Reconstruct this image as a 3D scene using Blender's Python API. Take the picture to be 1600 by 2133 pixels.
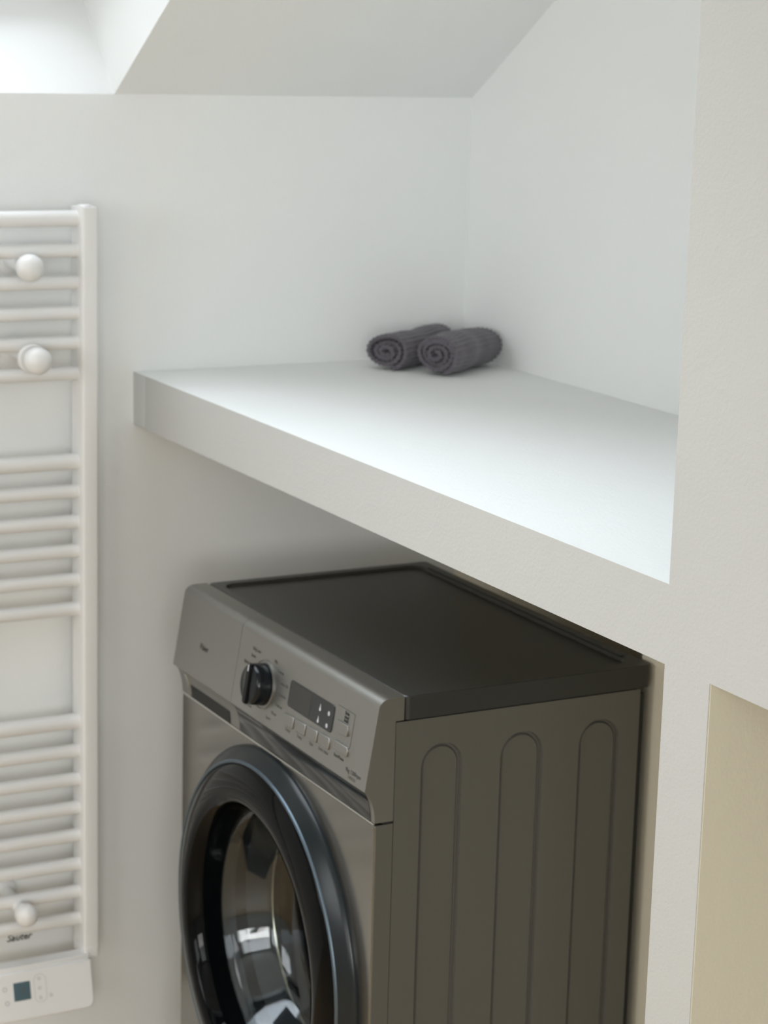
import bpy, bmesh, math, random
from mathutils import Vector, Matrix

for o in list(bpy.data.objects):
    bpy.data.objects.remove(o)
SC = bpy.context.scene
COL = SC.collection

# ------------------------------------------------------------------ camera
YAW, PIT, ROL, FPX = -1.0786, -0.2159, 0.0271, 4604.7
fwd = Vector((math.sin(YAW) * math.cos(PIT), math.cos(YAW) * math.cos(PIT), math.sin(PIT)))
rt = fwd.cross(Vector((0, 0, 1))).normalized()
up = rt.cross(fwd)
R_ = rt * math.cos(ROL) + up * math.sin(ROL)
U_ = -rt * math.sin(ROL) + up * math.cos(ROL)
cd = bpy.data.cameras.new('camera')
cam = bpy.data.objects.new('camera', cd)
COL.objects.link(cam)
cam.matrix_world = Matrix(((R_.x, U_.x, -fwd.x, 3.0725), (R_.y, U_.y, -fwd.y, -1.2151),
                           (R_.z, U_.z, -fwd.z, 1.6385), (0, 0, 0, 1)))
cd.sensor_fit = 'HORIZONTAL'
cd.sensor_width = 36.0
cd.lens = FPX / 1600 * 36.0
cd.clip_start = 0.05
cd.dof.use_dof = True
cd.dof.focus_distance = 2.2
cd.dof.aperture_fstop = 12.5
SC.camera = cam

# ------------------------------------------------------------------ world and light
w = bpy.data.worlds.new('world')
SC.world = w
w.use_nodes = True
nt = w.node_tree
bg = nt.nodes['Background']
sky = nt.nodes.new('ShaderNodeTexSky')
sky.sky_type = 'HOSEK_WILKIE'
sky.sun_direction = Vector((-0.3, -0.5, 0.8)).normalized()
sky.turbidity = 4.0
nt.links.new(sky.outputs[0], bg.inputs[0])
bg.inputs[1].default_value = 0.6


def area(name, loc, aim, sx, sy, power, color):
    ld = bpy.data.lights.new(name, 'AREA')
    ld.shape = 'RECTANGLE'
    ld.size, ld.size_y = sx, sy
    ld.energy = power
    ld.color = color
    o = bpy.data.objects.new(name, ld)
    COL.objects.link(o)
    o.location = loc
    o.rotation_euler = (Vector(aim) - Vector(loc)).to_track_quat('-Z', 'Y').to_euler()
    return o


# daylight entering through the roof window; the rear and right lamps are added fill
area('roof_window_daylight', (0.10, -0.55, 2.49), (0.51, -0.55, 1.86), 1.7, 1.7, 60.0, (0.86, 0.93, 1.0))
area('added_rear_left_light', (1.35, -2.93, 1.75), (0.9, 0.0, 1.0), 1.15, 1.05, 18.0, (0.97, 0.985, 1.0))
area('added_rear_right_light', (3.30, -2.93, 1.45), (1.9, 0.0, 1.0), 1.15, 1.05, 16.0, (0.97, 0.985, 1.0))
area('added_right_light', (4.14, -1.60, 2.0), (0.0, -0.9, 1.0), 1.25, 0.85, 16.0, (0.97, 0.99, 1.0))
fl = area('added_right_low_light', (4.14, -1.60, 1.20), (1.9, -0.9, 0.0), 1.25, 0.70, 12.0, (1.0, 0.99, 0.96))  # added lamp aimed at the floor for bounce light
fl.data.spread = math.radians(100)

SC.view_settings.view_transform = 'Standard'
SC.view_settings.look = 'None'
SC.view_settings.gamma = 1.0
SC.view_settings.use_curve_mapping = False
SC.view_settings.exposure = 0.0


# ------------------------------------------------------------------ materials
def mat(name, col, rough=0.5, metal=0.0, bump=0.0, bscale=300.0, vary=0.0, vscale=6.0, coat=0.0,
        trans=0.0, emis=0.0, spec=0.5, stretch=(1, 1, 1), sheen=0.0):
    m = bpy.data.materials.new(name)
    m.use_nodes = True
    n = m.node_tree
    b = n.nodes['Principled BSDF']
    b.inputs['Base Color'].default_value = (*col, 1)
    b.inputs['Roughness'].default_value = rough
    b.inputs['Metallic'].default_value = metal
    b.inputs['Specular IOR Level'].default_value = spec
    b.inputs['Coat Weight'].default_value = coat
    b.inputs['Transmission Weight'].default_value = trans
    b.inputs['Sheen Weight'].default_value = sheen
    if emis:
        b.inputs['Emission Color'].default_value = (*col, 1)
        b.inputs['Emission Strength'].default_value = emis
    tc = n.nodes.new('ShaderNodeTexCoord')
    mp = n.nodes.new('ShaderNodeMapping')
    mp.inputs['Scale'].default_value = stretch
    n.links.new(tc.outputs['Object'], mp.inputs['Vector'])
    if bump:
        nz = n.nodes.new('ShaderNodeTexNoise')
        nz.inputs['Scale'].default_value = bscale
        nz.inputs['Detail'].default_value = 4.0
        bp = n.nodes.new('ShaderNodeBump')
        bp.inputs['Strength'].default_value = bump
        bp.inputs['Distance'].default_value = 0.001
        n.links.new(mp.outputs['Vector'], nz.inputs['Vector'])
        n.links.new(nz.outputs['Fac'], bp.inputs['Height'])
        n.links.new(bp.outputs['Normal'], b.inputs['Normal'])
    if vary:
        nz = n.nodes.new('ShaderNodeTexNoise')
        nz.inputs['Scale'].default_value = vscale
        nz.inputs['Detail'].default_value = 3.0
        mx = n.nodes.new('ShaderNodeMix')
        mx.data_type = 'RGBA'
        mx.inputs['A'].default_value = (*[c * (1 - vary) for c in col], 1)
        mx.inputs['B'].default_value = (*[min(1, c * (1 + vary)) for c in col], 1)
        n.links.new(mp.outputs['Vector'], nz.inputs['Vector'])
        n.links.new(nz.outputs['Fac'], mx.inputs['Factor'])
        n.links.new(mx.outputs['Result'], b.inputs['Base Color'])
    return m


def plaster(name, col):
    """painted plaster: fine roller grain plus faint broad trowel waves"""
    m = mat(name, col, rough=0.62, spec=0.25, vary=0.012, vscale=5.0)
    n = m.node_tree
    b = n.nodes['Principled BSDF']
    tc = n.nodes['Texture Coordinate']
    a = n.nodes.new('ShaderNodeTexNoise')
    a.inputs['Scale'].default_value = 240.0
    a.inputs['Detail'].default_value = 5.0
    c = n.nodes.new('ShaderNodeTexNoise')
    c.inputs['Scale'].default_value = 16.0
    c.inputs['Detail'].default_value = 3.0
    c.inputs['Distortion'].default_value = 1.4
    b1 = n.nodes.new('ShaderNodeBump')
    b1.inputs['Strength'].default_value = 0.42
    b1.inputs['Distance'].default_value = 0.0009
    b2 = n.nodes.new('ShaderNodeBump')
    b2.inputs['Strength'].default_value = 0.16
    b2.inputs['Distance'].default_value = 0.004
    for t in (a, c):
        n.links.new(tc.outputs['Object'], t.inputs['Vector'])
    n.links.new(a.outputs['Fac'], b1.inputs['Height'])
    n.links.new(c.outputs['Fac'], b2.inputs['Height'])
    n.links.new(b2.outputs['Normal'], b1.inputs['Normal'])
    n.links.new(b1.outputs['Normal'], b.inputs['Normal'])
    return m


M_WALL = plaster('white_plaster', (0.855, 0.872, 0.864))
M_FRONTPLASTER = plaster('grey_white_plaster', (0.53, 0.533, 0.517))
M_TAN = plaster('beige_side_and_shade', (0.67, 0.63, 0.51))
M_FLOOR = mat('oak_floor', (0.56, 0.40, 0.22), rough=0.45, vary=0.18, vscale=4.0, stretch=(8, 0.6, 1))
M_RAD = mat('white_enamel', (0.80, 0.80, 0.79), rough=0.32)
M_PLASTIC = mat('white_plastic', (0.82, 0.82, 0.81), rough=0.38)
M_GREYICON = mat('faint_grey_print', (0.58, 0.58, 0.58), rough=0.6)
M_LCD = mat('blue_grey_lcd', (0.085, 0.14, 0.165), rough=0.25, vary=0.1, vscale=40)
M_INK = mat('dark_print', (0.03, 0.03, 0.028), rough=0.6)
M_INKSOFT = mat('grey_print', (0.085, 0.083, 0.078), rough=0.6)
M_BODY = mat('dark_titanium_paint', (0.124, 0.123, 0.107), rough=0.42, metal=0.25, bump=0.12, bscale=1800)
M_LID = mat('dark_lid_lacquer', (0.036, 0.037, 0.034), rough=0.33, spec=0.38, metal=0.05, bump=0.10, bscale=1800)
M_FASCIA = mat('satin_titanium_metal', (0.30, 0.297, 0.28), rough=0.37, metal=0.90, bump=0.05, bscale=1500, stretch=(0.1, 1, 1))
M_FRONT = mat('polished_titanium_metal', (0.27, 0.26, 0.24), rough=0.16, metal=0.9)
M_SCOOP = mat('dark_reflection_metal', (0.085, 0.088, 0.088), rough=0.10, metal=0.9)
M_CHROME = mat('chrome', (0.75, 0.75, 0.72), rough=0.12, metal=1.0)
M_BLACK = mat('gloss_black_plastic', (0.002, 0.0026, 0.003), rough=0.05, spec=0.13)
M_BEZEL = mat('dark_teal_gloss', (0.011, 0.0155, 0.0175), rough=0.25, spec=0.32)
M_RING = mat('blue_grey_metal_ring', (0.10, 0.135, 0.165), rough=0.35, metal=0.7)
M_DISPLAY = mat('smoked_display', (0.012, 0.014, 0.015), rough=0.22)
M_DISPLAYWIN = mat('brownish_display_window', (0.022, 0.020, 0.017), rough=0.3)
M_ICON = mat('pale_icon_print', (0.55, 0.55, 0.58), rough=0.5)
M_DIAL = mat('satin_black_plastic', (0.006, 0.008, 0.010), rough=0.14, spec=0.3)
M_SEAM = mat('seam_black', (0.008, 0.009, 0.009), rough=0.6)
M_STEEL = mat('stainless_steel', (0.13, 0.135, 0.14), rough=0.22, metal=1.0)
M_RUBBER = mat('dark_rubber', (0.022, 0.024, 0.026), rough=0.5)
M_GLASS = mat('door_glass', (0.80, 0.88, 0.92), rough=0.02, trans=1.0)
M_GLASS.node_tree.nodes['Principled BSDF'].inputs['IOR'].default_value = 1.45
M_PANE = bpy.data.materials.new('window_glass')
M_PANE.use_nodes = True
_n = M_PANE.node_tree
_n.nodes.remove(_n.nodes['Principled BSDF'])
_t, _g, _f, _m = [_n.nodes.new(k) for k in ('ShaderNodeBsdfTransparent', 'ShaderNodeBsdfGlossy', 'ShaderNodeFresnel', 'ShaderNodeMixShader')]
_g.inputs['Roughness'].default_value = 0.0
_n.links.new(_f.outputs[0], _m.inputs[0])
_n.links.new(_t.outputs[0], _m.inputs[1])
_n.links.new(_g.outputs[0], _m.inputs[2])
_n.links.new(_m.outputs[0], _n.nodes['Material Output'].inputs[0])
M_TOWEL = mat('mauve_grey_terry', (0.105, 0.094, 0.112), rough=0.95, bump=1.0, bscale=380, vary=0.38, vscale=110, sheen=0.3)


# ------------------------------------------------------------------ helpers
def obj(name, bm, m=None, parent=None, smooth=False, bevel=0.0, seg=2, angle=40):
    bmesh.ops.recalc_face_normals(bm, faces=bm.faces)
    me = bpy.data.meshes.new(name)
    bm.to_mesh(me)
    bm.free()
    o = bpy.data.objects.new(name, me)
    COL.objects.link(o)
    ms = m if isinstance(m, (list, tuple)) else [m]
    for k in ms:
        if k:
            me.materials.append(k)
    if parent:
        o.parent = parent
        o.matrix_parent_inverse = Matrix.Translation(-parent.location) if parent.parent is None and parent.type == 'EMPTY' else Matrix()
    if bevel:
        b = o.modifiers.new('bevel', 'BEVEL')
        b.width = bevel
        b.segments = seg
        b.limit_method = 'ANGLE'
        b.angle_limit = math.radians(30)
    if smooth or bevel:
        me.shade_smooth() if hasattr(me, 'shade_smooth') else None
        for p in me.polygons:
            p.use_smooth = True
        if hasattr(me, 'set_sharp_from_angle'):
            me.set_sharp_from_angle(angle=math.radians(angle))
    return o


def tag(o, label=None, cat=None, group=None, kind=None):
    for k, v in (('label', label), ('category', cat), ('group', group), ('kind', kind)):
        if v:
            o[k] = v
    return o


def thing(name, loc, label, cat, group=None):
    o = bpy.data.objects.new(name, None)
    COL.objects.link(o)
    o.location = loc
    o.empty_display_size = 0.05
    bpy.context.view_layer.update()
    return tag(o, label, cat, group)


def box(bm, x0, x1, y0, y1, z0, z1):
    vs = [bm.verts.new((x, y, z)) for x in (x0, x1) for y in (y0, y1) for z in (z0, z1)]
    for f in ((0, 1, 3, 2), (4, 6, 7, 5), (0, 4, 5, 1), (2, 3, 7, 6), (0, 2, 6, 4), (1, 5, 7, 3)):
        bm.faces.new([vs[i] for i in f])
    return vs


def prism(bm, pts, a, b, axis='y'):
    """closed outline pts (two coordinates) swept along an axis from a to b"""
    def P(u, v, t):
        return {'x': (t, u, v), 'y': (u, t, v), 'z': (u, v, t)}[axis]
    A = [bm.verts.new(P(u, v, a)) for u, v in pts]
    B = [bm.verts.new(P(u, v, b)) for u, v in pts]
    n = len(pts)
    bm.faces.new(A)
    bm.faces.new(B[::-1])
    for i in range(n):
        bm.faces.new((A[i], B[i], B[(i + 1) % n], A[(i + 1) % n]))
    return A, B


def cyl(bm, p, q, r, r2=None, n=24, cap=True):
    p, q = Vector(p), Vector(q)
    d = (q - p).normalized()
    a = d.orthogonal().normalized()
    b = d.cross(a)
    r2 = r if r2 is None else r2
    rings = []
    for c, rr in ((p, r), (q, r2)):
        rings.append([bm.verts.new(c + (a * math.cos(t) + b * math.sin(t)) * rr)
                      for t in (2 * math.pi * i / n for i in range(n))])
    for i in range(n):
        bm.faces.new((rings[0][i], rings[0][(i + 1) % n], rings[1][(i + 1) % n], rings[1][i]))
    if cap:
        bm.faces.new(rings[0])
        bm.faces.new(rings[1][::-1])


def lathe(bm, prof, org, ax, n=48, close=False):
    """profile [(radius, height)] turned about the axis ax through org"""
    org, ax = Vector(org), Vector(ax).normalized()
    a = ax.orthogonal().normalized()
    b = ax.cross(a)
    rings = []
    for r, h in prof:
        if r < 1e-6:
            rings.append([bm.verts.new(org + ax * h)])
        else:
            rings.append([bm.verts.new(org + ax * h + (a * math.cos(t) + b * math.sin(t)) * r)
                          for t in (2 * math.pi * i / n for i in range(n))])
    m = len(rings)
    for k in range(m if close else m - 1):
        A, B = rings[k], rings[(k + 1) % m]
        for i in range(n):
            j = (i + 1) % n
            if len(A) == 1 and len(B) == 1:
                continue
            if len(A) == 1:
                bm.faces.new((A[0], B[i], B[j]))
            elif len(B) == 1:
                bm.faces.new((A[i], A[j], B[0]))
            else:
                bm.faces.new((A[i], A[j], B[j], B[i]))


def rrect(u0, u1, v0, v1, r, n=5):
    pts = []
    for cx, cy, a0 in ((u1 - r, v1 - r, 0), (u0 + r, v1 - r, 90), (u0 + r, v0 + r, 180), (u1 - r, v0 + r, 270)):
        for i in range(n + 1):
            t = math.radians(a0 + 90 * i / n)
            pts.append((cx + r * math.cos(t), cy + r * math.sin(t)))
    return pts


def plate(bm, pts, T, h0, h1):
    """outline pts in a local (u, v) frame T, from height h0 to h1 along its normal"""
    A = [bm.verts.new(T @ Vector((u, v, h0))) for u, v in pts]
    B = [bm.verts.new(T @ Vector((u, v, h1))) for u, v in pts]
    n = len(pts)
    bm.faces.new(A[::-1])
    bm.faces.new(B)
    for i in range(n):
        bm.faces.new((A[i], A[(i + 1) % n], B[(i + 1) % n], B[i]))


def frame(o, u, v):
    o, u, v = Vector(o), Vector(u).normalized(), Vector(v).normalized()
    n = u.cross(v)
    return Matrix(((u.x, v.x, n.x, o.x), (u.y, v.y, n.y, o.y), (u.z, v.z, n.z, o.z), (0, 0, 0, 1)))


def text(name, s, T, size, m, parent, depth=0.0002, shear=0.0, wide=1.0, align='CENTER'):
    cu = bpy.data.curves.new(name, 'FONT')
    cu.body = s
    cu.size = size
    cu.align_x = align
    cu.align_y = 'CENTER'
    cu.shear = shear
    cu.extrude = depth
    cu.resolution_u = 3
    t = bpy.data.objects.new(name, cu)
    COL.objects.link(t)
    dg = bpy.context.evaluated_depsgraph_get()
    me = bpy.data.meshes.new_from_object(t.evaluated_get(dg))
    bpy.data.objects.remove(t)
    bpy.data.curves.remove(cu)
    me.transform(T @ Matrix.Diagonal((wide, 1, 1, 1)))
    me.name = name
    me.materials.clear()
    me.materials.append(m)
    o = bpy.data.objects.new(name, me)
    COL.objects.link(o)
    if parent:
        o.parent = parent
        if parent.type == 'EMPTY':
            o.matrix_parent_inverse = Matrix.Translation(-parent.location)
    return o


# ------------------------------------------------------------------ measures (metres)
H, T_SH, W, D = 1.1239, 0.0796, 1.3891, 0.5703
W2, Z2 = 1.4635, 1.045
ZC, KC, YK = 1.5329, 0.6427, -0.0312
ROOM_X, ROOM_Y, TOP = 4.2, -3.0, 2.60
EX, EZ, RT = -0.14, 0.145, 2.80  # eaves splay and top of the roof build-up
XR = (TOP - ZC) / KC            # where the slope meets the flat ceiling


def struct(name, bm, m=M_WALL):
    o = obj(name, bm, m)
    o['kind'] = 'structure'
    return o


# floor
bm = bmesh.new()
box(bm, EX, ROOM_X + 0.1, ROOM_Y - 0.1, D + 0.12, -0.1, 0)
struct('floor', bm, M_FLOOR)
# knee wall on the left: carries the radiator; its splayed head is the foot of the roof-window shaft
bm = bmesh.new()
prism(bm, [(0, 0), (0, ZC), (EX, ZC + EZ), (EX, 0)], ROOM_Y, D, 'y')
struct('wall_left', bm)
# wall at the back of the niche
bm = bmesh.new()
box(bm, EX, ROOM_X, D, D + 0.12, 0, RT)
struct('wall_back', bm)
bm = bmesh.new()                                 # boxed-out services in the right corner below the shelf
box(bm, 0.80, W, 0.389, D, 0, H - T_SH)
box(bm, 0, 0.80, D - 0.004, D, 0, H - T_SH)  # beige lining darkens the niche back in place of shade
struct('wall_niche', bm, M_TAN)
# front wall right of the niche, with the second opening under it
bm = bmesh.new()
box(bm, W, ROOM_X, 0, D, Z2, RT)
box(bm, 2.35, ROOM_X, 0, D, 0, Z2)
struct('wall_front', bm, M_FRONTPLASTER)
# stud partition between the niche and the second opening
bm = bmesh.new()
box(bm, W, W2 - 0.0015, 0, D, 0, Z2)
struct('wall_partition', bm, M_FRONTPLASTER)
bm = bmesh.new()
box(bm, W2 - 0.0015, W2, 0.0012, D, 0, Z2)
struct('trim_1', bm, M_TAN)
# wall on the right and the wall opposite, with unseen windows added to light the room
def window(name, x0, x1, z0, z1, T):
    '''casement frame and panes in the local frame T (u along the wall, v up)'''
    o = thing(name, tuple(T @ Vector((x0, z0, 0))), None, None)
    o['kind'] = 'structure'
    bm = bmesh.new()
    xm = (x0 + x1) / 2
    for a in ((x0, x0 + .05, z0, z1), (x1 - .05, x1, z0, z1), (x0, x1, z0, z0 + .05), (x0, x1, z1 - .05, z1), (xm - .025, xm + .025, z0, z1)):
        plate(bm, [(a[0], a[2]), (a[1], a[2]), (a[1], a[3]), (a[0], a[3])], T, -.06, -.01)
    obj('window_frame', bm, M_PLASTIC, o)
    bm = bmesh.new()
    plate(bm, [(x0 + .05, z0 + .05), (x1 - .05, z0 + .05), (x1 - .05, z1 - .05), (x0 + .05, z1 - .05)], T, -.04, -.035)
    obj('window_pane', bm, M_PANE, o)


bm = bmesh.new()
vy0, vy1, vz0, vz1 = -2.25, -0.95, 0.80, 2.45
box(bm, ROOM_X, ROOM_X + 0.1, ROOM_Y, vy0, 0, RT)
box(bm, ROOM_X, ROOM_X + 0.1, vy1, D, 0, RT)
box(bm, ROOM_X, ROOM_X + 0.1, vy0, vy1, 0, vz0)
box(bm, ROOM_X, ROOM_X + 0.1, vy0, vy1, vz1, RT)
struct('wall_right', bm)
window('added_window_3', vy0, vy1, vz0, vz1, frame((ROOM_X, 0, 0), (0, 1, 0), (0, 0, 1)) @ Matrix.Rotation(0, 4, 'Z'))  # unseen window added for light from the right
bm = bmesh.new()
wx0, wx1, wz0, wz1 = 0.7, 2.0, 1.15, 2.32
ux0, ux1, uz0, uz1 = 2.68, 3.92, 0.90, 2.00
for a0, a1 in ((EX, wx0), (wx1, ux0), (ux1, ROOM_X)):
    box(bm, a0, a1, ROOM_Y - 0.1, ROOM_Y, 0, RT)
for a0, a1, b0, b1 in ((wx0, wx1, wz0, wz1), (ux0, ux1, uz0, uz1)):
    box(bm, a0, a1, ROOM_Y - 0.1, ROOM_Y, 0, b0)
    box(bm, a0, a1, ROOM_Y - 0.1, ROOM_Y, b1, RT)
struct('wall_rear', bm)
window('added_window_2', -wx1, -wx0, wz0, wz1, frame((0, ROOM_Y, 0), (-1, 0, 0), (0, 0, 1)))
window('added_window_5', -ux1, -ux0, uz0, uz1, frame((0, ROOM_Y, 0), (-1, 0, 0), (0, 0, 1)))  # both rear windows are unseen, added for light
# sloped ceiling with the roof-window shaft cut through it
SX = 1.02                         # upper end of the shaft along the slope
bm = bmesh.new()
sec = [(0, ZC), (XR, TOP), (ROOM_X, TOP), (ROOM_X, RT), ((RT - ZC - EZ) / KC + EX, RT), (EX, ZC + EZ)]
prism(bm, sec, YK, D, 'y')
SY = -1.25                         # near side of the shaft
S2A, S2B = -1.45, -2.60             # a second roof window, unseen, added to light the niche
prism(bm, sec, S2A, SY, 'y')
prism(bm, sec, ROOM_Y, S2B, 'y')
for ya, yb in ((SY, YK), (S2B, S2A)):
    prism(bm, [(SX, ZC + KC * SX), (XR, TOP), (ROOM_X, TOP), (ROOM_X, RT), ((RT - ZC - EZ) / KC + EX, RT),
               (SX - 0.05, ZC + EZ + KC * (SX - 0.05 - EX))], ya, yb, 'y')
struct('ceiling', bm)
sl = Vector((1, 0, KC)).normalized()
for nm, ya, yb in (('window_1', YK, SY), ('added_window_4', S2A, S2B)):
    sw = thing(nm, (EX, yb, ZC + EZ), None, None)
    sw['kind'] = 'structure'
    Tw = frame((EX, ya, ZC + EZ), sl, (0, -1, 0))
    L, Wd = 1.34, ya - yb
    bm = bmesh.new()
    for a in ((0, L, -0.03, 0.05), (0, L, Wd - 0.05, Wd + 0.03), (-0.03, 0.05, 0, Wd), (L - 0.05, L + 0.03, 0, Wd)):
        plate(bm, [(a[0], a[2]), (a[1], a[2]), (a[1], a[3]), (a[0], a[3])], Tw, -0.08, 0.0)
    obj('window_frame', bm, M_PLASTIC, sw)
    bm = bmesh.new()
    plate(bm, [(0.05, 0.05), (L - 0.05, 0.05), (L - 0.05, Wd - 0.05), (0.05, Wd - 0.05)], Tw, -0.045, -0.04)
    obj('window_pane', bm, M_PANE, sw)

# ------------------------------------------------------------------ built-in shelf
bm = bmesh.new()
box(bm, 0, W, 0, D, H - T_SH, H)
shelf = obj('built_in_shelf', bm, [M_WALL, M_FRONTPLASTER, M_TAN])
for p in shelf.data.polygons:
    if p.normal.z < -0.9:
        p.material_index = 2  # beige underside is shade painted below the shelf
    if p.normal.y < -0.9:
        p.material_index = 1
tag(shelf,
    'thick white plastered shelf spanning the niche above the washing machine', 'shelf')
bm = bmesh.new()
box(bm, 0, 0.046, -0.0005, 0.004, H - T_SH + 0.001, H - 0.001)
obj('end_strip', bm, plaster('filler_plaster', (0.63, 0.64, 0.63)), shelf)

# ------------------------------------------------------------------ washing machine
XW, XL = 0.8329, 0.2329
YF, YB = -0.0155, 0.3661
wm = thing('washing_machine', ((XW + XL) / 2, 0.17, 0),
           'dark titanium grey front-loading washing machine under the white shelf', 'washing machine')
# body shell with three long arched recesses pressed into each side
ARCH = [(0.0466, 0.1051, 0.785), (0.1596, 0.2219, 0.785), (0.2754, 0.3365, 0.786)]


def arch(y0, y1, zt, zb=0.11, n=12):
    r, c = (y1 - y0) / 2, (y0 + y1) / 2
    p = [(c + r * math.cos(math.pi * i / n), zt - r + r * math.sin(math.pi * i / n)) for i in range(n + 1)]
    p += [(c - r * math.cos(math.pi * i / n), zb + r - r * math.sin(math.pi * i / n)) for i in range(n + 1)]
    return p


def side_panel(bm, x, s):
    """side sheet at x; s=+1 faces +X. Built as quads round each arch plus the sunk floor of each arch"""
    y0, y1, z0, z1 = 0.0105, YB, 0.03, 0.8187
    cuts = [y0] + [v for i in range(2) for v in [(ARCH[i][1] + ARCH[i + 1][0]) / 2]] + [y1]
    for k, (a, b, zt) in enumerate(ARCH):
        out = arch(a, b, zt)
        cy, cz = (a + b) / 2, (zt + 0.11) / 2
        ya, yb = cuts[k], cuts[k + 1]
        outer = []
        for (u, v) in out:
            du, dv = u - cy, v - cz
            if v > zt - (b - a) / 2 + 1e-5:                       # arch crown: to the top edge
                f = (u - a) / (b - a)
                outer.append((ya + (yb - ya) * f, z1))
            elif v < 0.11 + (b - a) / 2 - 1e-5:
                f = (u - a) / (b - a)
                outer.append((ya + (yb - ya) * f, z0))
            else:
                outer.append((yb if du > 0 else ya, v))
        r = (b - a) / 2

        def inset(w_, dep):
            q = []
            for (u, v) in out:
                vc = min(max(v, 0.11 + r), zt - r)
                d = Vector((u - cy, v - vc)).normalized() * (r - w_)
                q.append(bm.verts.new((x - s * dep, cy + d.x, vc + d.y)))
            return q
        R0 = [bm.verts.new((x, u, v)) for u, v in outer]
        R1 = [bm.verts.new((x, u, v)) for u, v in out]
        R2, R3, R4 = inset(0.0012, 0.0062), inset(0.0040, 0.0066), inset(0.0062, 0.0038)
        n = len(out)
        for A, B in ((R0, R1), (R1, R2), (R2, R3), (R3, R4)):
            for i in range(n):
                j = (i + 1) % n
                bm.faces.new((A[i], A[j], B[j], B[i]))
        bm.faces.new(R4)
        # corner fans
        for (cu, cv) in ((yb, z1), (ya, z1), (ya, z0), (yb, z0)):
            c = bm.verts.new((x, cu, cv))
            for i in range(n):
                j = (i + 1) % n
                P, Q = outer[i], outer[j]
                if (abs(P[0] - Q[0]) > 1e-6 and abs(P[1] - Q[1]) > 1e-6 and
                        ((abs(P[0] - cu) < 1e-6 or abs(Q[0] - cu) < 1e-6) and (abs(P[1] - cv) < 1e-6 or abs(Q[1] - cv) < 1e-6))):
                    bm.faces.new((R0[i], R0[j], c))


bm = bmesh.new()
side_panel(bm, XW, 1)
bmesh.ops.remove_doubles(bm, verts=bm.verts, dist=1e-5)
obj('side_panel', bm, M_BODY, wm, smooth=True, angle=25)
bm = bmesh.new()
side_panel(bm, XL, -1)
bmesh.ops.remove_doubles(bm, verts=bm.verts, dist=1e-5)
obj('side_panel', bm, M_BODY, wm, smooth=True, angle=25)
bm = bmesh.new()
box(bm, XL + 0.001, XW - 0.001, YB - 0.004, YB + 0.006, 0.03, 0.812)  # black panel edge stands in for the shadow at the back
box(bm, XL + 0.007, XW - 0.007, 0.30, YB, 0.03, 0.812)
box(bm, XL + 0.001, XW - 0.001, 0.0, YB, 0.03, 0.036)
box(bm, XL + 0.007, XW - 0.007, 0.006, YB, 0.806, 0.8185)
# dark inner liner behind the seams
box(bm, XW - 0.0045, XW - 0.0012, -0.004, 0.016, 0.036, 0.83)
box(bm, XL + 0.0012, XL + 0.0045, -0.004, 0.016, 0.036, 0.83)
obj('back_panel', bm, M_SEAM, wm)

# lid: rim, sunk top and side skirt
bm = bmesh.new()
ly0, ly1 = 0.0222, 0.3815
lz0, lz1 = 0.8200, 0.8500


def ring_surface(bm, loops):
    rs = [[bm.verts.new(p) for p in lp] for lp in loops]
    for A, B in zip(rs, rs[1:]):
        n = len(A)
        for i in range(n):
            bm.faces.new((A[i], A[(i + 1) % n], B[(i + 1) % n], B[i]))
    return rs


o1 = rrect(XL, XW, ly0, ly1, 0.008, 5)
o2 = rrect(XL + 0.0015, XW - 0.0015, ly0 + 0.0015, ly1 - 0.0015, 0.0075, 5)
i1 = rrect(XL + 0.016, XW - 0.020, ly0 + 0.014, ly1 - 0.020, 0.020, 5)
i2 = rrect(XL + 0.0185, XW - 0.0225, ly0 + 0.0165, ly1 - 0.0225, 0.018, 5)
i3 = rrect(XL + 0.026, XW - 0.030, ly0 + 0.024, ly1 - 0.030, 0.015, 5)
rs = ring_surface(bm, [[(x, y, lz0) for x, y in o1], [(x, y, lz1 - 0.0015) for x, y in o1],
                       [(x, y, lz1) for x, y in o2], [(x, y, lz1) for x, y in i1],
                       [(x, y, lz1 - 0.004) for x, y in i2]])
bm.faces.new(rs[0][::-1])
bm.faces.new(rs[-1])
lid = obj('lid', bm, M_LID, wm, smooth=True, angle=30)
tag(lid, 'dark lacquered top lid with a sunken centre')
bm = bmesh.new()
box(bm, XL + 0.040, XW - 0.045, ly1 - 0.019, ly1 - 0.013, lz1, lz1 + 0.002)
obj('rear_stop_strip', bm, M_LID, lid, bevel=0.0008)

# control fascia: front slope, rolled top edge, undercut scoop at its foot
P0, P1 = (-0.0300, 0.7357), (-0.0136, 0.8395)
def fascia_outline(inset=0.0):
    pts = [(0.0098, 0.8205), (0.0210, 0.8205), (0.0212, 0.8499)]
    pts += [(0.0030, 0.8500)]
    c = (0.0025, 0.8370)                          # roll of the top edge
    for i in range(1, 9):
        t = math.radians(90 + 82 * i / 8)
        pts.append((c[0] + 0.0160 * math.cos(t), c[1] + 0.0130 * math.sin(t)))
    pts += [(-0.0300, 0.7367), (-0.0304, 0.7352), (-0.0296, 0.7340)]
    for i in range(1, 7):                        # scoop
        f = i / 6
        pts.append((-0.0296 + 0.0141 * math.sin(f * math.pi / 2), 0.7340 - 0.0406 * (1 - math.cos(f * math.pi / 2)) ** 0.85))
    pts += [(0.0098, 0.6934)]
    return pts


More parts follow.
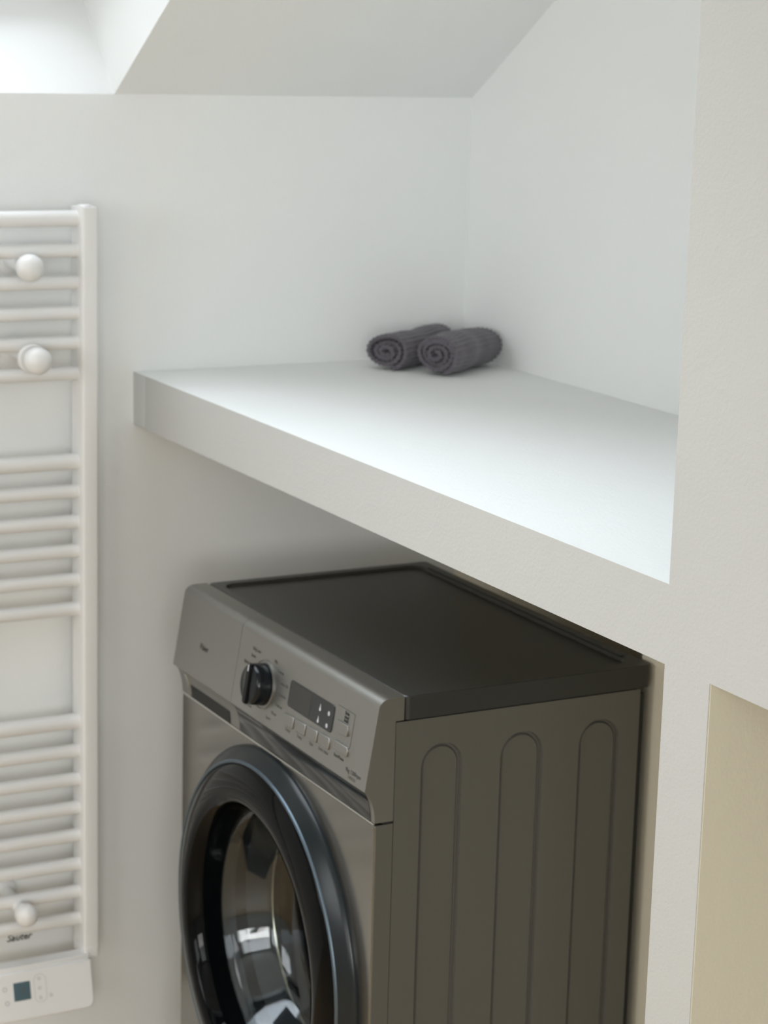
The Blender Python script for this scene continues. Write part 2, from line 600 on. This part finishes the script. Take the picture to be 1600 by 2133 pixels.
XS = 0.4351                                       # seam between the drawer front and the panel
bm = bmesh.new()
prism(bm, fascia_outline(), XS + 0.0004, XW, 'x')
fascia = obj('control_panel', bm, M_FASCIA, wm, smooth=True, angle=28)
tag(fascia, 'satin metal control panel with dial, display and buttons')
bm = bmesh.new()
A, B = prism(bm, fascia_outline(), XL, XS - 0.0004, 'x')
drawer = obj('detergent_drawer', bm, M_FASCIA, wm, smooth=True, angle=28)
tag(drawer, 'detergent drawer front at the left of the control panel')
# polished inlay of the scoop, dark in place of the door's reflection (starts right of the drawer grip)
sc = [q for q in fascia_outline() if q[1] < 0.7345 and q[0] < 0.0]


def scoop_strip(name, x0, x1, m, parent, off=0.0006, lo=0, hi=None):
    bm = bmesh.new()
    pts = sc[lo:hi]
    fr, bk = [], []
    for i, (y, z) in enumerate(pts):
        a = Vector(pts[max(i - 1, 0)])
        b = Vector(pts[min(i + 1, len(pts) - 1)])
        d = (b - a).normalized()
        nrm = Vector((d.y, -d.x))
        if nrm.x > 0:
            nrm = -nrm
        fr.append((y + nrm.x * off, z + nrm.y * off))
        bk.append((y - nrm.x * 0.0005, z - nrm.y * 0.0005))
    prism(bm, fr + bk[::-1], x0, x1, 'x')
    return obj(name, bm, m, parent, smooth=True, angle=50)


scoop_strip('scoop_inlay', XS + 0.002, XW - 0.010, M_SCOOP, fascia)
scoop_strip('grip_slot', 0.268, 0.404, M_SEAM, drawer, off=0.0008, lo=4, hi=7)
scoop_strip('grip_lip', 0.2560, 0.2640, M_CHROME, drawer, off=0.0015, lo=2, hi=7)
# bright edge strip under the fascia
bm = bmesh.new()
cyl(bm, (XL + 0.002, -0.0162, 0.6921), (XW - 0.001, -0.0162, 0.6921), 0.0013, n=12)
obj('edge_strip', bm, M_CHROME, wm, smooth=True)

# ---- things printed on and set into the fascia: local frame u = x, v = up the slope
vdir = Vector((0, P1[0] - P0[0], P1[1] - P0[1])).normalized()


def FT(x, z, tilt=None):
    f = (z - P0[1]) / (P1[1] - P0[1])
    return frame((x, P0[0] + (P1[0] - P0[0]) * f - 0.00015, z), (1, 0, 0), vdir)


FN = Vector((1, 0, 0)).cross(vdir)
# programme dial
DT = FT(0.5230, 0.7840)
dial_o = DT.to_translation()
bm = bmesh.new()
lathe(bm, [(0.0335, 0.0), (0.0335, 0.0014), (0.0320, 0.0018), (0.0310, 0.0006), (0.0, 0.0006)], dial_o, FN, 48)
obj('dial_ring', bm, M_FASCIA, fascia, smooth=True, angle=35)
bm = bmesh.new()
lathe(bm, [(0.0, 0.0004), (0.0285, 0.0004), (0.0275, 0.0160), (0.0262, 0.0205), (0.0240, 0.0222), (0.0, 0.0228)], dial_o, FN, 48)
dial = obj('program_dial', bm, M_DIAL, fascia, smooth=True, angle=50)
bm = bmesh.new()                                   # the grip bar across the dial
plate(bm, rrect(-0.0062, 0.0062, -0.0272, 0.0272, 0.0055, 5), DT, 0.017, 0.0255)
obj('dial_grip', bm, M_BLACK, dial, bevel=0.0022, seg=3)
bm = bmesh.new()
plate(bm, rrect(-0.0012, 0.0012, 0.017, 0.026, 0.0010, 3), DT, 0.0250, 0.0258)
obj('dial_mark', bm, M_ICON, dial)
# programme names round the dial
rnd = random.Random(4)
names_r = ['Mix', 'Cotton', 'Cotton 20', 'Synthetic', 'Delicate', 'Wool', 'Sport']
names_l = ['Baby care', 'Jeans', 'Quick 15', 'Rinse', 'Spin', 'Eco', 'Drum clean']
for k in range(7):
    a = math.radians(62 - k * 20.5)
    r = 0.043
    T = DT @ Matrix.Translation((r * math.cos(a) * 1.08, r * math.sin(a), 0))
    text('program_name', names_r[k], T, 0.0062, M_INKSOFT, fascia, align='LEFT')
    a = math.radians(118 + k * 20.5)
    T = DT @ Matrix.Translation((r * math.cos(a) * 1.08, r * math.sin(a), 0))
    text('program_name', names_l[k], T, 0.0062, M_INKSOFT, fascia, align='RIGHT')
# display
bm = bmesh.new()
LT = FT(0.6633, 0.7947)
plate(bm, rrect(-0.0635, 0.0635, -0.0177, 0.0177, 0.005), LT, -0.0005, 0.0007)
disp = obj('display', bm, M_DISPLAY, fascia, bevel=0.0003, seg=1)
bm = bmesh.new()
plate(bm, rrect(-0.056, 0.000, -0.0145, 0.0145, 0.001), LT, 0.0005, 0.0009)
obj('display_window', bm, M_DISPLAYWIN, disp)


def drop(bm, T, s):
    pts = []
    for i in range(17):
        t = math.radians(-235 + 290 * i / 16)
        pts.append((0.5 * s * math.cos(t), 0.5 * s * math.sin(t)))
    pts.append((0.0, 1.7 * s))
    plate(bm, pts, T, 0.0004, 0.0010)


for u, v, s in ((0.0265, 0.0030, 0.0044), (0.0255, -0.0165 + 0.004, 0.0044)):
    bm = bmesh.new()
    drop(bm, LT @ Matrix.Translation((u, v, 0)), s)
    obj('display_icon', bm, M_ICON, disp)
for u, v in ((0.0510, 0.0045), (0.0500, -0.0115)):
    bm = bmesh.new()
    for k in range(8):                              # little flower / sun sign
        t = math.radians(45 * k)
        plate(bm, rrect(-0.0006, 0.0006, 0.0012, 0.0030, 0.0004, 2), LT @ Matrix.Translation((u, v, 0)) @ Matrix.Rotation(t, 4, 'Z'), 0.0004, 0.0010)
    plate(bm, [(0.0017 * math.cos(t), 0.0017 * math.sin(t)) for t in (math.radians(30 * i) for i in range(12))],
          LT @ Matrix.Translation((u, v, 0)), 0.0004, 0.0010)
    obj('display_icon', bm, M_ICON, disp)
# four option buttons, start button and time button with its framed caption
for k, (x, lab) in enumerate(((0.6120, 'Delay'), (0.6465, 'Temp.'), (0.6800, 'Spin'), (0.7140, 'Extra rinse'))):
    bm = bmesh.new()
    plate(bm, rrect(-0.0146, 0.0146, -0.0075, 0.0075, 0.002, 3), FT(x, 0.7605 + 0.0012 * k), -0.001, 0.0026)
    obj('option_button', bm, M_FASCIA, fascia, bevel=0.0009)
    text('button_caption', lab, FT(x, 0.7478 + 0.0012 * k), 0.0062, M_INKSOFT, fascia)
bm = bmesh.new()
plate(bm, rrect(-0.0195, 0.0195, -0.0058, 0.0058, 0.0018, 3), FT(0.7580, 0.7683), -0.001, 0.0028)
obj('start_button', bm, M_FASCIA, fascia, bevel=0.0009)
text('button_caption', 'Start/Pause', FT(0.7555, 0.7560), 0.0060, M_INK, fascia)
bm = bmesh.new()
plate(bm, rrect(-0.0160, 0.0160, -0.0068, 0.0068, 0.0018, 3), FT(0.7540, 0.7925), -0.001, 0.0028)
obj('time_button', bm, M_FASCIA, fascia, bevel=0.0009)
for s_, z_ in (('Stain', 0.8120), ('level', 0.8070), ('hold', 0.8025)):
    text('button_caption', s_, FT(0.7590, z_), 0.0060, M_INK, fascia)
bm = bmesh.new()
for a in (((0.7345, 0.7790), 0.8160, 0.8164), ((0.7787, 0.7790), 0.7740, 0.8162)):
    x0, x1 = a[0]
    plate(bm, [(x0 - 0.75, 0), (x1 - 0.75, 0), (x1 - 0.75, a[2] - a[1]), (x0 - 0.75, a[2] - a[1])], FT(0.75, a[1]), 0, 0.0003)
obj('caption_frame_line', bm, M_INKSOFT, fascia)
text('capacity_print', '9kg 1200rpm', FT(0.7975, 0.7480), 0.0075, M_INK, fascia)
text('capacity_print', '1400/50', FT(0.7955, 0.7408), 0.0062, M_INKSOFT, fascia)
text('maker_print', 'Haier', FT(0.3270, 0.7820), 0.0125, M_INK, drawer)

# front panel with the round door opening
DC = Vector((0.5330, YF, 0.4180))
RH = 0.215
bm = bmesh.new()
n = 64
zj0, zj1 = 0.045, 0.6905
sq, ci = [], []
for i in range(n):
    t = 2 * math.pi * i / n
    c, s = math.cos(t), math.sin(t)
    hx, hzp, hzm = (XW - XL) / 2, zj1 - DC.z, DC.z - zj0
    k = min(hx / abs(c) if abs(c) > 1e-6 else 9, (hzp if s > 0 else hzm) / abs(s) if abs(s) > 1e-6 else 9)
    sq.append((DC.x + c * k, DC.z + s * k))
    ci.append((DC.x + c * RH, DC.z + s * RH))
# exact corners
for cx_, cz_ in ((XL, zj0), (XW, zj0), (XL, zj1), (XW, zj1)):
    j = min(range(n), key=lambda i: (sq[i][0] - cx_) ** 2 + (sq[i][1] - cz_) ** 2)
    sq[j] = (cx_, cz_)
S0 = [bm.verts.new((x, YF, z)) for x, z in sq]
S1 = [bm.verts.new((x, 0.0098, z)) for x, z in sq]
C0 = [bm.verts.new((x, YF, z)) for x, z in ci]
C1 = [bm.verts.new((x, YF + 0.02, z)) for x, z in ci]
for i in range(n):
    j = (i + 1) % n
    bm.faces.new((S0[i], S0[j], C0[j], C0[i]))
    bm.faces.new((S0[i], S0[j], S1[j], S1[i]))
    bm.faces.new((C0[i], C0[j], C1[j], C1[i]))
fp = obj('front_panel', bm, [M_FRONT, M_BODY], wm, smooth=False)
for p in fp.data.polygons:
    if abs(p.normal.x) > 0.9 and abs(abs(p.center.x - DC.x) - 0.3) < 0.002:
        p.material_index = 1
b = fp.modifiers.new('bevel', 'BEVEL')
b.width, b.segments, b.limit_method = 0.0022, 2, 'ANGLE'
bm = bmesh.new()
box(bm, XL + 0.02, XW - 0.02, 0.0, 0.02, 0.0, 0.044)
obj('kick_plate', bm, M_BODY, wm, bevel=0.001)

# door
bm = bmesh.new()
lathe(bm, [(0.2730, -0.001), (0.2732, 0.003), (0.2715, 0.0065), (0.2680, 0.0100), (0.2590, 0.0180), (0.2550, 0.021),
           (0.2550, 0.010), (0.2730, -0.001)], DC, (0, -1, 0), 96)
door = obj('door', bm, M_BEZEL, wm, smooth=True, angle=45)
tag(door, 'round porthole door with glossy black ring')
bm = bmesh.new()
lathe(bm, [(0.2550, 0.010), (0.2552, 0.0222), (0.2538, 0.0240), (0.2515, 0.0240), (0.2500, 0.0225), (0.2500, 0.010)], DC, (0, -1, 0), 96)
obj('door_trim_ring', bm, M_RING, door, smooth=True, angle=60)
bm = bmesh.new()
lathe(bm, [(0.2500, 0.006), (0.2500, 0.0215), (0.2485, 0.0232), (0.2440, 0.0260), (0.2300, 0.0310), (0.2150, 0.0338), (0.2030, 0.0332),
           (0.1955, 0.0275), (0.1915, 0.0100), (0.1885, -0.0080), (0.1875, -0.0160), (0.2050, -0.0160)], DC, (0, -1, 0), 96)
obj('door_black_ring', bm, M_BLACK, door, smooth=True, angle=60)
bm = bmesh.new()
outer = [(0.1870, -0.0150), (0.1850, -0.0160), (0.1780, -0.0260), (0.1700, -0.0440), (0.1600, -0.0700), (0.1500, -0.0900), (0.1250, -0.1040), (0.0700, -0.1120), (0.0, -0.1140)]
inner = [(0.0, -0.1090), (0.0700, -0.1070), (0.1220, -0.0990), (0.1450, -0.0865), (0.1545, -0.0680), (0.1645, -0.0420), (0.1725, -0.0240), (0.1800, -0.0140)]
lathe(bm, outer[::-1] + inner[::-1], DC, (0, -1, 0), 96)
glass = obj('door_glass', bm, M_GLASS, door, smooth=True, angle=80)
tag(glass, 'clear domed door glass bowl')
# pale hoop standing in for the drum edge's highlight, the gasket and the drum
bm = bmesh.new()
lathe(bm, [(0.1660 + 0.0018 * math.cos(t), -0.086 + 0.0018 * math.sin(t)) for t in (math.radians(45 * i) for i in range(9))], DC, (0, -1, 0), 64)
obj('highlight_hoop', bm, mat('drum_edge_highlight', (0.62, 0.55, 0.42), rough=0.25, metal=0.9), door, smooth=True)
bm = bmesh.new()
lathe(bm, [(RH, -0.005), (0.207, -0.022), (0.195, -0.040), (0.202, -0.060), (0.190, -0.075), (0.172, -0.088), (0.172, -0.098)], DC, (0, -1, 0), 64)
obj('door_gasket', bm, M_RUBBER, wm, smooth=True)
bm = bmesh.new()
lathe(bm, [(0.172, -0.094), (0.225, -0.110), (0.228, -0.300), (0.200, -0.312), (0.0, -0.312)], DC, (0, -1, 0), 64)
for k in range(3):
    t = math.radians(90 + 120 * k)
    c = Vector((DC.x + 0.205 * math.cos(t), 0, DC.z + 0.205 * math.sin(t)))
    cyl(bm, (c.x, 0.125, c.z), (c.x, 0.285, c.z), 0.030, 0.026, n=12)
obj('drum', bm, M_STEEL, wm, smooth=True, angle=35)
for x_ in (XL + 0.05, XW - 0.05):
    for y_ in (0.05, 0.33):
        bm = bmesh.new()
        cyl(bm, (x_, y_, 0.0), (x_, y_, 0.012), 0.024, n=20)
        cyl(bm, (x_, y_, 0.012), (x_, y_, 0.034), 0.008, n=12)
        obj('foot', bm, M_RUBBER, wm)

# ------------------------------------------------------------------ towel radiator
RX0, RX1 = 0.036, 0.085
RY1, RYW = -0.0870, 0.0255
RYL = -0.587
rad = thing('towel_radiator', (0.06, (RY1 + RYL) / 2, 0.24),
            'white ladder towel radiator fixed to the wall left of the shelf', 'radiator')
for y1_ in (RY1, RYL + RYW):
    bm = bmesh.new()
    prism(bm, rrect(RX0, RX1, y1_ - RYW, y1_, 0.0045, 4), 0.236, 1.3765, 'z')
    post = obj('upright', bm, M_RAD, rad, smooth=True, angle=50)
    bm = bmesh.new()
    prism(bm, rrect(RX0 - 0.0006, RX1 + 0.0006, y1_ - RYW - 0.0006, y1_ + 0.0006, 0.0048, 4), 0.2475, 0.2530, 'z')
    obj('end_band', bm, M_PLASTIC, post, smooth=True, angle=50)
    bm = bmesh.new()
    lathe(bm, [(0.0, 0.0032), (0.0085, 0.0030), (0.0098, 0.0018), (0.0100, -0.001)], ((RX0 + RX1) / 2, y1_ - RYW / 2, 1.3765), (0, 0, 1), 24)
    obj('end_plug', bm, M_RAD, post, smooth=True)
TZ = [1.3598, 1.3142, 1.2686, 1.2249, 1.1813, 1.1369, 1.0062, 0.9619, 0.9163, 0.8723, 0.8284, 0.7839,
      0.6091, 0.5625, 0.5180, 0.4724, 0.4280, 0.3819, 0.3371, 0.2935]
XT = 0.062
tube_me = {}
for k, z in enumerate(TZ):
    r = 0.0118 if k in (0, 6, 12) else 0.0103
    if r not in tube_me:
        bm = bmesh.new()
        cyl(bm, (0, RYL + RYW - 0.002, 0), (0, RY1 - RYW + 0.002, 0), r, n=24, cap=False)
        o = obj('tube', bm, M_RAD, None, smooth=True)
        tube_me[r] = o.data
        o.location = (XT, 0, z)
    else:
        o = bpy.data.objects.new('tube', tube_me[r])
        COL.objects.link(o)
        o.location = (XT, 0, z)
    o.parent = rad
    o.matrix_parent_inverse = Matrix.Translation(-rad.location)


def bracket(y, z, xk, collar, knob_r=0.0195, dz=0.0):
    bm = bmesh.new()
    lathe(bm, [(0.0, 0.0), (0.0190, 0.0), (0.0185, 0.007), (0.0110, 0.011), (0.0095, 0.013), (0.0095, xk - 0.004)], (0.0004, y, z), (1, 0, 0), 28)
    br = obj('wall_bracket', bm, M_RAD, rad, smooth=True, angle=40)
    bm = bmesh.new()
    R = knob_r
    lathe(bm, [(0.0, -0.018), (R * 0.86, -0.018), (R * 0.96, -0.014), (R, -0.006), (R * 0.98, 0.0), (R * 0.86, 0.0048),
               (R * 0.62, 0.0085), (R * 0.32, 0.0105), (0.0, 0.0112)], (xk, y, z), (1, 0, 0), 32)
    obj('bracket_knob', bm, M_RAD, br, smooth=True, angle=50)
    if collar:
        bm = bmesh.new()
        lathe(bm, [(0.0, -0.006), (0.0205, -0.006), (0.0215, -0.003), (0.0215, 0.001), (0.0195, 0.004), (0.0, 0.004)], (collar, y, z), (1, 0, 0), 32)
        obj('bracket_collar', bm, M_RAD, br, smooth=True, angle=50)


for yy in (-0.1930, -0.4760):
    bracket(yy - 0.002, 1.2948, 0.104, None)
    bracket(yy + 0.001, 1.1660, 0.126, 0.098)
    bracket(yy - 0.018, 0.3310, 0.112, None, knob_r=0.0170)
# maker print on the last tube
TTx = XT + 0.0103
text('maker_print', 'Sauter', frame((XT + 0.0050, -0.2100, 0.2935 - 0.0135), (0, 1, 0), (0, 0, 1)), 0.0150, M_INKSOFT, rad, depth=0.0012, shear=0.3)

# control box at the foot of the right upright: its face leans forward
cy0, cy1 = -0.2600, -0.1050
cb0 = Vector((0.0950, 0, 0.2370))
cb1 = Vector((0.1130, 0, 0.1660))
bm = bmesh.new()
vd = (cb0 - cb1).normalized()
Tb = frame((cb1.x, (cy0 + cy1) / 2, cb1.z), (0, 1, 0), vd)
hw, hh = (cy1 - cy0) / 2, (cb0 - cb1).length
plate(bm, rrect(-hw, hw, -0.002, hh + 0.001, 0.010, 6)[0:0] or
      [(hw, hh), (-hw, hh)] + [(-hw + 0.012 - 0.012 * math.cos(math.radians(15 * i)), 0.012 - 0.012 * math.sin(math.radians(15 * i))) for i in range(7)]
      + [(hw - 0.012 + 0.012 * math.sin(math.radians(15 * i)), 0.012 - 0.012 * math.cos(math.radians(15 * i))) for i in range(7)],
      Tb, -0.030, 0.0)
cbx = obj('control_box', bm, M_PLASTIC, rad, bevel=0.0025, seg=3)
bm = bmesh.new()
prism(bm, rrect(0.064, 0.0905, cy0 + 0.003, cy1 - 0.0005, 0.003, 3), 0.185, 0.2435, 'z')
obj('control_box_back', bm, M_RAD, rad, bevel=0.0012)
Ts = Tb


def onbox(y, z):
    f = (z - cb1.z) / (cb0.z - cb1.z)
    return Tb @ Matrix.Translation((y - (cy0 + cy1) / 2, hh * f, 0))


bm = bmesh.new()
plate(bm, rrect(-0.0130, 0.0130, -0.0137, 0.0137, 0.0008, 2), onbox(-0.2175, 0.2085), -0.001, 0.0006)
scr = obj('screen', bm, M_LCD, cbx)
tag(scr, 'small blue-grey screen')
text('screen_digits', '19', onbox(-0.2165, 0.2085) @ Matrix.Translation((0, 0, 0.0006)), 0.0110, M_INKSOFT, scr)
bm = bmesh.new()
ro = rrect(-0.0095, 0.0095, -0.0215, 0.0215, 0.0090, 6)
ri = rrect(-0.0089, 0.0089, -0.0209, 0.0209, 0.0086, 6)
T_ = onbox(-0.1890, 0.2085)
rs = ring_surface(bm, [[T_ @ Vector((u, v, 0.0)) for u, v in ro], [T_ @ Vector((u, v, 0.0006)) for u, v in ro],
                       [T_ @ Vector((u, v, 0.0006)) for u, v in ri], [T_ @ Vector((u, v, 0.0)) for u, v in ri]])
obj('button_group_line', bm, M_GREYICON, cbx)
for y_, z_ in ((-0.1900, 0.2225), (-0.1900, 0.2085), (-0.1895, 0.1945), (-0.1730, 0.1955), (-0.2440, 0.2150), (-0.2420, 0.1945)):
    bm = bmesh.new()
    T_ = onbox(y_, z_)
    big = 0.0038 if y_ < -0.2 else 0.0026
    ring_surface(bm, [[T_ @ Vector((rr * math.cos(t), rr * math.sin(t), hh_)) for t in (math.radians(18 * i) for i in range(20))]
                      for rr, hh_ in ((big, 0), (big, 0.0006), (big * 0.55, 0.0006), (big * 0.55, 0))])
    obj('touch_button', bm, M_GREYICON, cbx)


# ------------------------------------------------------------------ rolled towels
def towel(name, base, ax, length, wid, hei, turns, label, seed, flap=0.0):
    rd = random.Random(seed)
    o0 = Vector((base[0], base[1], H))
    a = Vector((ax[0], ax[1], 0)).normalized()
    side = Vector((a.y, -a.x, 0))                   # to the right when looking along the axis
    root = thing(name, tuple(o0), label, 'towel', 'rolled towels on the shelf')
    N = 420
    th = 0.0074
    rmax = 0.5
    rows = 26
    ph = [rd.uniform(0, 6.28) for _ in range(6)]

    def cen(s):
        """spiral centreline for s in 0..1, flattened, in metres (u side, v up)"""
        ang = turns * 2 * math.pi * (1 - s ** 0.78) - 1.25
        r = 0.10 + 0.90 * s ** 0.78
        ru, rv = (wid / 2 - th / 2) * r, (hei / 2 - th / 2) * r
        wob = 1 + 0.035 * math.sin(2 * ang + ph[0]) * r + 0.02 * math.sin(3 * ang + ph[1])
        return Vector((ru * math.cos(ang) * wob, rv * math.sin(ang) * wob))

    cs = [cen(i / N) for i in range(N + 1)]
    if flap:
        last = cs[-1]
    L = [0.0]
    for i in range(N):
        L.append(L[-1] + (cs[i + 1] - cs[i]).length)
    bm = bmesh.new()
    grid_o, grid_i = [], []
    for j in range(rows + 1):
        f = j / rows
        ro_, ri_ = [], []
        endr = 0.0
        for i in range(N + 1):
            c = cs[i]
            d = (cs[min(i + 1, N)] - cs[max(i - 1, 0)]).normalized()
            nn = Vector((d.y, -d.x))
            if nn.dot(c) < 0:
                nn = -nn
            tt = th / 2
            if f < 0.04 or f > 0.96:
                tt *= 0.72
            rib = 0.0009 * math.sin(L[i] / 0.0068 * 2 * math.pi)
            wave = 0.0012 * math.sin(f * 7 + ph[2] + L[i] * 20) + 0.0008 * math.sin(f * 17 + ph[3])
            push = 0.0035 * math.sin(L[i] * 38 + ph[4]) + 0.002 * math.sin(L[i] * 91 + ph[5])
            for s_, lst in ((1, ro_), (-1, ri_)):
                q = c + nn * (s_ * (tt + rib) + wave)
                v = hei / 2 + q.y
                v = max(v, 0.0006 + (0.0004 if s_ < 0 else 0))
                along = f * length + push * (1 if f < 0.5 else -1) * abs(1 - 2 * f) ** 3 + (0.003 * (1 - i / N) if f < .5 else 0) * abs(1 - 2 * f)
                lst.append(bm.verts.new(o0 + side * q.x + a * along + Vector((0, 0, v))))
        grid_o.append(ro_)
        grid_i.append(ri_)
    for j in range(rows):
        for i in range(N):
            bm.faces.new((grid_o[j][i], grid_o[j][i + 1], grid_o[j + 1][i + 1], grid_o[j + 1][i]))
            bm.faces.new((grid_i[j][i], grid_i[j + 1][i], grid_i[j + 1][i + 1], grid_i[j][i + 1]))
        for i in (0, N):
            bm.faces.new((grid_o[j][i], grid_o[j + 1][i], grid_i[j + 1][i], grid_i[j][i]))
    for j in (0, rows):
        for i in range(N):
            bm.faces.new((grid_o[j][i], grid_o[j][i + 1], grid_i[j][i + 1], grid_i[j][i]))
    obj('rolled_cloth', bm, M_TOWEL, root, smooth=True, angle=60)
    return root


tl = towel('rolled_towel', (0.1080, 0.3690), (-0.088, 0.135), 0.174, 0.078, 0.057, 3.1,
           'left of the two mauve-grey rolled towels on the white shelf, the flatter roll', 0)
tr = towel('rolled_towel', (0.1810, 0.4170), (-0.090, 0.135), 0.148, 0.080, 0.065, 3.6,
           'right of the two mauve-grey rolled towels on the white shelf, the plumper roll', 1)
bpy.context.view_layer.update()
